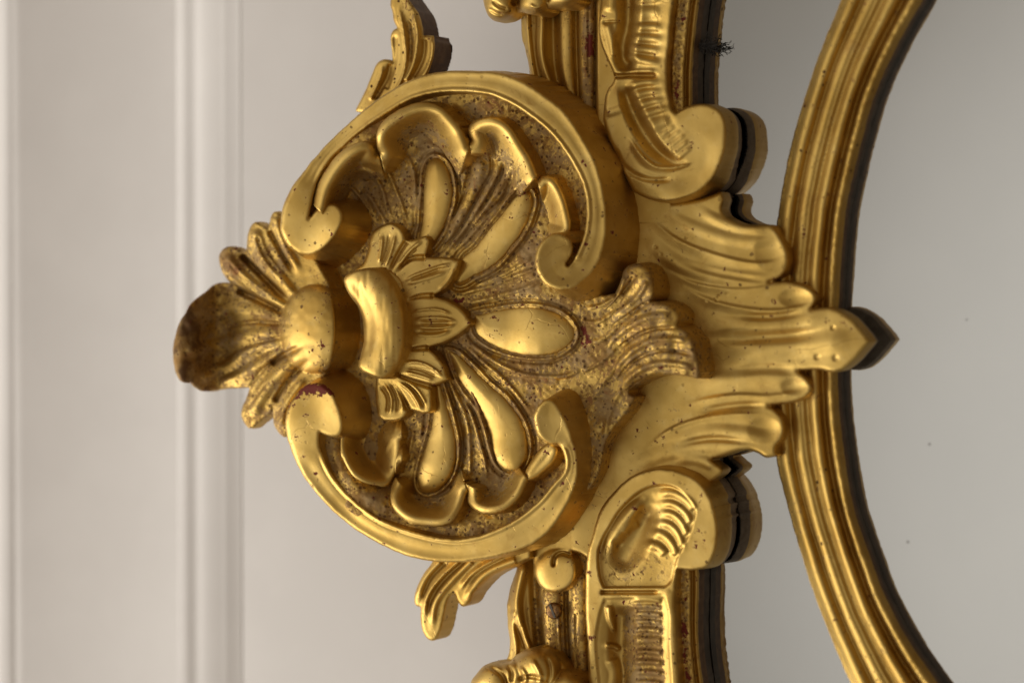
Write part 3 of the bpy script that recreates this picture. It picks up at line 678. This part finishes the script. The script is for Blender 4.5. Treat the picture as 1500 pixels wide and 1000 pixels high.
flutes = [
 [(640, 230), (629, 234), (622, 250), (619, 290), (616, 330), (612, 352), (628, 362), (640, 352), (653, 328), (661, 305), (664, 282), (662, 262), (654, 240)],
 [(768, 277), (755, 284), (735, 310), (715, 335), (695, 360), (676, 378), (668, 414), (700, 403), (727, 388), (750, 362), (768, 338), (778, 314), (782, 295), (778, 281)],
 [(694, 460, 1), (694, 485), (704, 497), (722, 508), (750, 518), (780, 522), (806, 521), (826, 513), (839, 501), (843, 488), (838, 474), (824, 461), (805, 453), (780, 449), (750, 450), (715, 456)],
 [(655, 512, 1), (666, 545), (680, 570), (700, 597), (712, 627), (720, 660), (730, 680), (742, 690), (755, 691), (766, 682), (773, 665), (774, 645), (767, 621), (755, 600), (740, 582), (715, 560), (692, 537), (672, 518)],
 [(636, 560, 1), (634, 590), (631, 620), (625, 645), (617, 672), (611, 700), (614, 716), (625, 722), (640, 718), (655, 705), (665, 685), (669, 660), (668, 640), (662, 615), (655, 590), (646, 562, 1)]]
fq = [spline(f) for f in flutes]
def reeds(P):
    z = np.zeros(len(P))
    for pts, w, a in ridges: z += stroke(P, pts, w*1.1, a*0.85, 'r', (.12, .2))
    return z
def h_shell(P, d):
    z = gshell(P)+reeds(P)
    for q in fq:
        a = dpoly(P, q, 14); z += 4.5*np.exp(-((a+3.5)/2.2)**2)-4*np.exp(-((a+8.5)/3)**2)
    z += 0.8*noise2(P, 5, 1.1)
    return z-rnd(d, 4)
shell = relief('shell', shellp, h_shell, base=40, parent=mirror, mats=[GOLD, GOLD], wob=1.0, step=1.6,
       wear=lambda P, d: np.clip(0.78+0.35*noise2(P, 26, 4.0), 0, 1)*(1-0.5*sm(560, 600, P[:, 0])*0),
       bole=lambda P, d: 0.75*np.exp(-((P[:, 0]-857)/9)**2-((P[:, 1]-494)/22)**2)+0.5*np.exp(-((P[:, 0]-676)/14)**2-((P[:, 1]-440)/6)**2))
for q in fq:
    c0 = q.mean(0)
    def hfl(P, d, q=q):
        dm = max(14, d.max())
        t = np.clip(d/dm, 0, 1)
        return gshell(P)-3+7*sm(640, 690, P[:, 1])+10*np.sqrt(1-(1-t)**2)**1.15
    relief('flute', q, hfl, base=80, parent=shell, mats=[BURN, BURN], wob=0.35, wear=0.05, rings=(0.2, 1.0))

# shell rim lobes
def lobe(arc, inner=None, amp=30, wmax=56, ww=0.0, roll=15, z0=0, depth=58):
    A_ = spline(arc, False)
    ctr = np.array([612.0, 462.0])
    e_ = A_.copy(); k_ = 1-np.clip(depth/np.maximum(np.linalg.norm(e_-ctr, axis=1), 1), 0, 0.8)
    inn = (ctr+(e_-ctr)*k_[:, None])[::-1] if inner is None else spline(inner, False)
    outl = np.concatenate([A_, inn])
    def hf(P, d):
        da = near(P, A_, False)[0]
        g = gshell(P)-3+z0+reeds(P)*sm(10, 30, da)
        t = np.clip((da-roll*0.5)/(wmax-roll*0.5), 0, 1)
        return g+amp*(1-t*t*(3-2*t))**1.15-rnd(da, roll)*0.85
    def wr(P, d):
        da = near(P, A_, False)[0]
        return 0.05+0.78*sm(roll+4+ww, roll+22+ww, da+4*noise2(P, 12, 1))
    return relief('shell_lobe', outl, hf, base=70, parent=shell, mats=[BURN, BURN], wear=wr, flare=0.08, wob=0.8)
lobe([(459, 300), (467, 268), (484, 240), (500, 222), (520, 210), (536, 207), (548, 212), (554, 226)], None, amp=30)
lobe([(556, 224), (551, 208), (552, 194), (559, 181), (573, 168), (592, 157), (612, 150), (632, 150), (650, 158), (664, 172), (678, 189), (688, 212)], None, amp=38)
lobe([(690, 206), (685, 190), (696, 177), (718, 171), (738, 176), (752, 188), (765, 208), (778, 228), (789, 254)], None, amp=34, ww=-4)
lobe([(787, 264), (793, 258), (806, 256), (817, 264), (828, 284), (836, 310), (839, 335), (832, 347)], [(820, 350), (806, 350), (800, 315), (793, 290)], amp=32, roll=15, wmax=40, ww=40)
lobe([(499, 640), (499, 660), (506, 680), (516, 695), (532, 706), (552, 711), (570, 710), (580, 694), (586, 672), (588, 645)], [(590, 615), (575, 606), (545, 615), (515, 625)], amp=20, wmax=44, roll=9, ww=50)
lobe([(588, 680), (578, 702), (572, 720), (574, 740), (586, 756), (604, 767), (628, 771), (648, 771), (665, 763), (677, 746), (685, 722)], None, amp=30, depth=44, wmax=44)
lobe([(685, 718), (687, 738), (697, 748), (716, 753), (738, 750), (754, 740), (766, 726), (775, 706)], None, amp=32, ww=-4, depth=40, wmax=40)
lobe([(768, 700), (771, 686), (786, 664), (797, 652), (811, 648), (819, 658), (813, 676), (800, 690), (786, 701), (776, 705)], [(770, 702), (769, 701)], amp=30, roll=12, ww=60)

# rustic leaf right of the shell
rust = [(845, 455), (875, 447), (898, 434), (909, 412), (915, 394), (925, 387), (937, 386), (949, 393), (957, 408), (959, 426), (955, 438), (943, 444, 1), (962, 442), (982, 448), (995, 460), (992, 477, 1), (1006, 485), (1017, 502), (1023, 524), (1025, 546), (1022, 555, 1), (1004, 551), (980, 548), (952, 551), (932, 560), (918, 573), (905, 590), (890, 610), (865, 590), (850, 540)]
def h_rust(P, d):
    u, v = P.T
    z = 86+20*sm(870, 960, u)+3*noise2(P, 13, 5)
    for pts, w, a in (([(930, 404), (908, 436), (880, 470)], 5, -7), ([(944, 446), (918, 464), (888, 490)], 5, -8), ([(948, 410), (934, 434), (900, 462)], 6, 5), ([(914, 402), (900, 440), (870, 460)], 5, 5),
                      ([(985, 462), (945, 466), (905, 490), (880, 520)], 8, 6), ([(992, 480), (950, 484), (912, 506), (890, 535)], 4, -6), ([(1010, 500), (960, 498), (918, 520), (895, 555)], 7, 6),
                      ([(1015, 520), (965, 514), (925, 532), (900, 568)], 4, -6), ([(1018, 540), (965, 532), (928, 548), (905, 575)], 7, 6)):
        z += stroke(P, pts, w, a, 'r', (.1, .2))
    return z-rnd(d, 8)
relief('ragged_leaf', rust, h_rust, base=50, parent=mirror, mats=[GOLD, GOLD], wob=1.6, flare=0.05,
       wear=lambda P, d: np.clip(0.72+0.2*noise2(P, 15, 2.0), 0, 1))

# C scrolls -----------------------------------------------------------------------
scrU = [(411, 322), (415, 300), (424, 280), (438, 260), (456, 237), (480, 210), (508, 183), (545, 152), (575, 131), (605, 116), (640, 106), (685, 104), (725, 106), (752, 113), (775, 124), (805, 144), (830, 166), (851, 196), (869, 229), (880, 260), (887, 295), (889, 325), (887, 352), (881, 376), (869, 398), (852, 414), (836, 423), (815, 424), (798, 415), (787, 399), (784, 381), (789, 361), (802, 346), (818, 341), (833, 348), (841, 362), (840, 375), (832, 387, 1), (845, 370), (852, 355), (857, 335), (859, 300), (851, 266), (832, 230), (807, 197), (780, 174), (750, 154), (720, 141), (690, 136), (650, 136), (618, 142), (596, 150), (560, 172), (530, 193), (500, 219), (484, 236), (470, 258), (461, 284), (453, 320, 1), (462, 308), (474, 299), (486, 297), (497, 302), (503, 314), (502, 327), (495, 341), (483, 356), (470, 368), (452, 374), (434, 370), (420, 358), (412, 340)]
scrL = [(428, 585), (446, 566), (463, 560), (479, 568), (490, 580), (498, 598), (503, 618), (500, 636), (485, 640), (469, 634, 1), (469, 650), (475, 669), (486, 692), (504, 716), (530, 740), (560, 760), (590, 772), (620, 781), (650, 787), (672, 788), (700, 784), (730, 773), (750, 763), (772, 748), (792, 730), (810, 708), (824, 692), (828, 678), (825, 662), (817, 649, 1), (806, 650), (794, 644), (786, 631), (782, 612), (788, 595), (799, 585), (811, 586), (823, 602), (832, 620), (839, 642), (845, 668), (846, 698), (838, 725), (826, 749), (806, 777), (780, 797), (740, 812), (700, 820), (650, 823), (600, 815), (570, 803), (533, 783), (494, 754), (461, 719), (441, 691), (426, 658), (418, 625), (420, 602)]
def tilt(P):
    u, v = P.T
    r = np.hypot(u-640, v-460)
    return -22*np.tanh((r-235)/75)*sm(430, 520, u)
INU = spline([(453, 320), (461, 284), (470, 258), (484, 236), (500, 219), (530, 193), (560, 172), (596, 150), (618, 142), (650, 136), (690, 136), (720, 141), (750, 154), (780, 174), (807, 197), (832, 230), (851, 266), (859, 300), (857, 335), (845, 372)], False)
INL = spline([(469, 650), (475, 669), (486, 692), (504, 716), (530, 740), (560, 760), (590, 772), (620, 781), (650, 787), (672, 788), (700, 784), (730, 773), (750, 763), (772, 748), (792, 730), (810, 708), (824, 692), (828, 678), (825, 662)], False)
def face(P, d, I):
    a = near(P, I, False)[0]; t = a/(a+d+1e-6)
    return -3.2*np.exp(-((a-8.5)/3.2)**2)-3.0*np.sin(np.pi*np.clip((a-9)/np.maximum(a+d-9, 1), 0, 1))*sm(9, 13, a)+1.2*noise2(P, 55, 3.0)
def h_scrU(P, d):
    u, v = P.T
    z = 152+tilt(P)-10*sm(700, 880, u)
    z += 14*sm(120, 20, np.hypot(u-455, v-335))
    z += -0.17*(u-440)*sm(95, 60, np.hypot(u-455, v-335))
    z += face(P, d, INU)*sm(60, 90, np.hypot(u-455, v-335))
    z -= 9*sm(330, 384, v+0.25*(u-450))*sm(520, 500, u)           # the volute's face rolls away below
    z += stroke(P, [(832, 387), (841, 372), (843, 355), (836, 345)], 4, -14, 'v', None)*sm(0, 1, 1)*(u < 848)
    return z-rnd(d, 6)
def fl_U(p, n):
    f = 0.20*np.clip(n[:, 0], 0, 1)
    k = sm(540, 510, p[:, 0])*sm(285, 305, p[:, 1]); f = f*(1-k)+k*(0.13+0.26*np.clip(n[:, 1], 0, 1))
    k = sm(765, 785, p[:, 0])*sm(340, 395, p[:, 1]); f = f*(1-k)+0.24*k
    return f
def h_scrL(P, d):
    u, v = P.T
    z = 150+tilt(P)-8*sm(720, 850, u)
    z += 14*sm(120, 20, np.hypot(u-460, v-600))
    z += -0.13*(u-450)*sm(90, 60, np.hypot(u-460, v-600))
    z += face(P, d, INL)*sm(60, 90, np.hypot(u-460, v-600))
    return z-rnd(d, 6)
def fl_L(p, n):
    f = 0.12*np.clip(n[:, 0], 0, 1)
    k = sm(540, 510, p[:, 0])*sm(650, 636, p[:, 1]); f = f*(1-k)+k*(0.16+0.14*np.clip(-n[:, 1], 0, 1))
    k = sm(760, 780, p[:, 0])*sm(720, 640, p[:, 1]); f = f*(1-k)+0.18*k
    return f
relief('c_scroll', scrU, h_scrU, base=lambda p: np.where((p[:, 0] < 520) & (p[:, 1] > 285), 70.0, 42.0), flare=fl_U, parent=mirror, mats=[BURN, BURN], wear=0.06, step=1.6, back=True, belly=0.03)
relief('c_scroll', scrL, h_scrL, base=lambda p: np.where((p[:, 0] < 520) & (p[:, 1] < 645), 70.0, 42.0), flare=fl_L, parent=mirror, mats=[BURN, BURN], wear=0.06, step=1.6, back=True, belly=0.03,
       bole=lambda P, d: 1.1*np.exp(-((P[:, 0]-458)/32)**2-((P[:, 1]-568-0.004*(P[:, 0]-458)**2)/9.5)**2)+0.7*np.exp(-((P[:, 0]-424)/8)**2-((P[:, 1]-590)/14)**2))

# crest leaf ------------------------------------------------------------------------
crest = [(487, 530), (482, 545), (465, 560), (445, 580), (430, 610), (420, 640), (412, 637), (404, 627), (400, 612), (400, 594, 1), (398, 604), (388, 612), (378, 621), (369, 628), (360, 622), (354, 610), (354, 600), (360, 584), (368, 564), (380, 548), (397, 532, 1), (384, 541), (373, 555), (365, 567, 1), (352, 568), (335, 569), (315, 572), (298, 573), (285, 567), (278, 558, 1), (270, 560), (262, 555), (256, 540), (253, 516), (256, 493), (262, 475), (270, 460), (279, 445), (291, 434), (303, 426), (312, 418), (322, 414), (336, 415), (351, 424, 1), (338, 414), (327, 401), (321, 385), (321, 375), (326, 366), (335, 361), (345, 362), (354, 367), (361, 368, 1), (363, 345), (367, 332), (375, 325), (383, 328), (393, 334, 1), (395, 325), (398, 315), (404, 310), (412, 313), (430, 330), (470, 390), (486, 425), (492, 480)]
def h_crest(P, d):
    u, v = P.T
    r = np.hypot((u-462)/1.0, (v-482)/1.25)
    z = 122+34*np.sqrt(np.clip(1-(r/52)**2, 0, 1))+10*sm(330, 430, u)
    z = np.maximum(z, 122)
    curl = sm(330, 262, u)*sm(395, 430, v)
    z += 62*curl**1.3
    z -= 10*np.exp(-((u-325)/22)**2)*sm(400, 430, v)
    z -= 10*sm(60, 0, np.hypot(u-330, v-375)-0)*0
    for pts, w, a, k_ in (([(346, 425), (385, 442), (420, 460)], 7, -16, 'r'), ([(352, 372), (380, 400), (420, 440)], 7, -17, 'r'), ([(394, 336), (410, 365), (430, 400)], 6, -9, 'r'),
                      ([(330, 372), (350, 400), (390, 432), (430, 456)], 12, 9, 'r'), ([(372, 334), (385, 375), (420, 420), (440, 445)], 12, 9, 'r'), ([(402, 316), (412, 350), (440, 400)], 9, 6, 'r'),
                      ([(335, 385), (360, 412), (400, 440)], 4, -4, 'r'), ([(376, 345), (388, 375), (412, 405)], 5, -5, 'r'),
                      ([(270, 480), (320, 458), (370, 456), (420, 468)], 15, 8, 'r'), ([(270, 515), (320, 505), (370, 490), (425, 484)], 13, 7, 'r'), ([(290, 555), (330, 536), (370, 510), (425, 496)], 13, 8, 'r'),
                      ([(330, 480), (370, 472), (425, 476)], 5, -6, 'r'), ([(320, 530), (360, 508), (420, 492)], 5, -6, 'r'),
                      ([(320, 560), (360, 545), (395, 522), (430, 506)], 11, 6, 'r'), ([(397, 534), (415, 520), (440, 508)], 6, -12, 'r'),
                      ([(368, 610), (385, 575), (415, 540), (450, 516)], 14, 9, 'r'), ([(362, 600), (372, 585), (395, 555)], 4, -3, 'r'), ([(402, 590), (420, 560), (450, 530)], 6, -10, 'r'), ([(410, 625), (420, 590), (450, 550)], 9, 7, 'r')):
        z += stroke(P, pts, w, a, k_, (.08, .25))
    z += 0.5*noise2(P, 9, 7)
    return z-rnd(d, 5)
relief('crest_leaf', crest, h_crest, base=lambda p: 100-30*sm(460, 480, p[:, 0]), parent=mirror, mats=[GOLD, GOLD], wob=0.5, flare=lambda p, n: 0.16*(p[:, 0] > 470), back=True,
       wear=lambda P, d: np.clip(0.64-0.45*sm(60, 20, np.hypot(P[:, 0]-465, P[:, 1]-482))-0.12*sm(400, 440, P[:, 0])+0.25*noise2(P, 18, 2.0), 0.05, 1)+0.55*sm(325, 275, P[:, 0])+0.3*np.exp(-((P[:, 0]-340)/25)**2-((P[:, 1]-385)/25)**2), belly=0.02)  # towards the curled tip, shade is painted in along with dirt

# calyx ------------------------------------------------------------------------------
calyx = [(520, 398), (532, 384), (540, 362), (544, 342), (558, 331), (574, 327), (588, 335), (595, 352, 1), (608, 350), (624, 345), (629, 350), (628, 364), (623, 377, 1), (648, 377), (673, 381, 1), (669, 400), (656, 421), (634, 433, 1), (652, 438), (672, 448), (685, 462), (692, 474, 1), (680, 485), (656, 500), (627, 509, 1), (638, 518), (650, 535), (658, 556, 1), (641, 563), (632, 564, 1), (633, 584), (632, 602), (622, 606), (610, 603), (598, 599, 1), (593, 611), (577, 617), (556, 612), (551, 592), (550, 570), (552, 540), (552, 470), (540, 420)]
cal_s = [([(560, 344), (559, 360), (555, 385)], 3.5, 4), ([(570, 342), (568, 360), (560, 388)], 3, -3), ([(579, 343), (574, 365), (565, 390)], 3.5, 4),
 ([(620, 352), (600, 368), (584, 390)], 4, 4), ([(612, 362), (598, 376), (588, 392)], 3, -3), ([(664, 386), (640, 392), (612, 402), (592, 412)], 4, 4.5), ([(655, 398), (625, 408), (596, 416)], 4, 3.5), ([(650, 390), (622, 402), (598, 409)], 3, -3), ([(666, 392), (655, 412), (642, 424)], 3.5, 3),
 ([(603, 460), (612, 455), (640, 453), (660, 460)], 3, 3.5), ([(605, 470), (620, 466), (650, 466), (668, 471)], 3, 3.5), ([(605, 478), (630, 480), (655, 479), (668, 474)], 2.5, 4), ([(605, 484), (612, 490), (640, 491), (660, 484)], 3, 3.5), ([(612, 473), (640, 473), (662, 473)], 4, -3), ([(612, 485), (640, 485), (655, 482)], 3, -3),
 ([(592, 531), (615, 531), (635, 540), (648, 552)], 3.5, 4.5), ([(594, 538), (615, 541), (640, 552)], 3, -3), ([(594, 545), (615, 550), (635, 557)], 3.5, 3.5),
 ([(584, 560), (600, 572), (612, 590), (616, 600)], 3.5, 4.5), ([(590, 558), (606, 572), (618, 588), (622, 600)], 2.8, -3), ([(598, 560), (612, 572), (624, 592)], 3.5, 3.5),
 ([(556, 565), (568, 582), (566, 605)], 3.5, -4), ([(562, 562), (573, 582), (572, 605)], 3, 4.5), ([(570, 560), (581, 582), (581, 605)], 3, -4), ([(577, 562), (588, 585), (589, 603)], 3.5, 4)]
def h_cal(P, d):
    u, v = P.T
    r = np.hypot(u-570, v-470)
    z = 134-14*sm(40, 130, r)
    for pts in ([(580, 400), (600, 380), (622, 377)], [(595, 440), (615, 434), (634, 433)], [(595, 512), (612, 510), (627, 509)], [(575, 545), (600, 556), (632, 566)], [(575, 560), (588, 580), (598, 599)], [(570, 400), (582, 375), (595, 354)]):
        z += stroke(P, pts, [3, 5, 6], -7, 'r', (.3, 0))
    for pts, w, a in cal_s: z += stroke(P, pts, w, a, 'r', (.2, .15))
    return z-rnd(d, 6)
relief('calyx', calyx, h_cal, base=96, parent=mirror, mats=[BURN, BURN], wear=0.05, wob=0.5, step=1.4)

# collar -------------------------------------------------------------------------------
collar = [(504, 408), (515, 399), (532, 394), (552, 392), (571, 396), (585, 406), (593, 425), (597, 450), (598, 480), (596, 508), (591, 530), (580, 548), (560, 555), (540, 548), (526, 538), (528, 521), (532, 506), (533, 488), (531, 468), (525, 450), (513, 434)]
def h_col(P, d):
    u, v = P.T
    z = 140+0*u
    a = near(P, spline([(520, 408), (545, 425), (562, 455), (566, 480), (562, 510), (545, 537)], False), False)[0]
    z = 136+38*np.sqrt(np.clip(1-(a/35)**2, 0, 1))
    z += stroke(P, [(517, 410), (530, 436), (541, 465), (543, 495), (534, 525)], 9, -3, 'r')
    z += 0.7*noise2(np.stack([u*3, v*.5], 1), 14, 3)
    return z-rnd(d, 6)
relief('collar', collar, h_col, base=100, parent=mirror, mats=[BURN, BURN], wob=1.4, wear=lambda P, d: 0.08+0.3*sm(8, 1, d)*sm(560, 540, P[:, 0]), flare=0.05)

# cobweb on the glass edge ---------------------------------------------------------------
cw = bpy.data.curves.new('cobweb', 'CURVE'); cw.dimensions = '3D'; cw.bevel_depth = 0.45*S; cw.bevel_resolution = 1
rr = random.Random(3)
for i in range(48):
    sp = cw.splines.new('POLY'); n = 7; sp.points.add(n-1)
    x, y, z = 1012+rr.random()*30, 66+rr.uniform(-3, 5), 16+rr.random()*9; dens = x > 1034
    a = rr.uniform(-0.6, 0.7)
    for j in range(n):
        q = unproj(np.array([[x, y]]), np.array([z]))[0]; q = bl(q)
        sp.points[j].co = (*q, 1); sp.points[j].radius = rr.uniform(0.4, 3.2)*(1-0.6*j/n)
        a += rr.uniform(-1.5, 1.5); a *= 0.7
        st = rr.uniform(1.5, 4.6); x += st*math.cos(a); y += -st*math.sin(a)-0.2; z += rr.uniform(-2, 1.5)
        y = y if j < 6 else y-rr.uniform(0, 2); z = max(z, 2)
tmp = bpy.data.objects.new('cobweb_tmp', cw); col.objects.link(tmp)
dg = bpy.context.evaluated_depsgraph_get(); me = bpy.data.meshes.new_from_object(tmp.evaluated_get(dg))
bpy.data.objects.remove(tmp); me.materials.clear(); me.materials.append(WEB); me.name = 'cobweb'
web = bpy.data.objects.new('cobweb', me); link(web)
web['label'] = 'small dark tuft of dusty cobweb clinging to the gilt edge over the mirror glass'; web['category'] = 'cobweb'
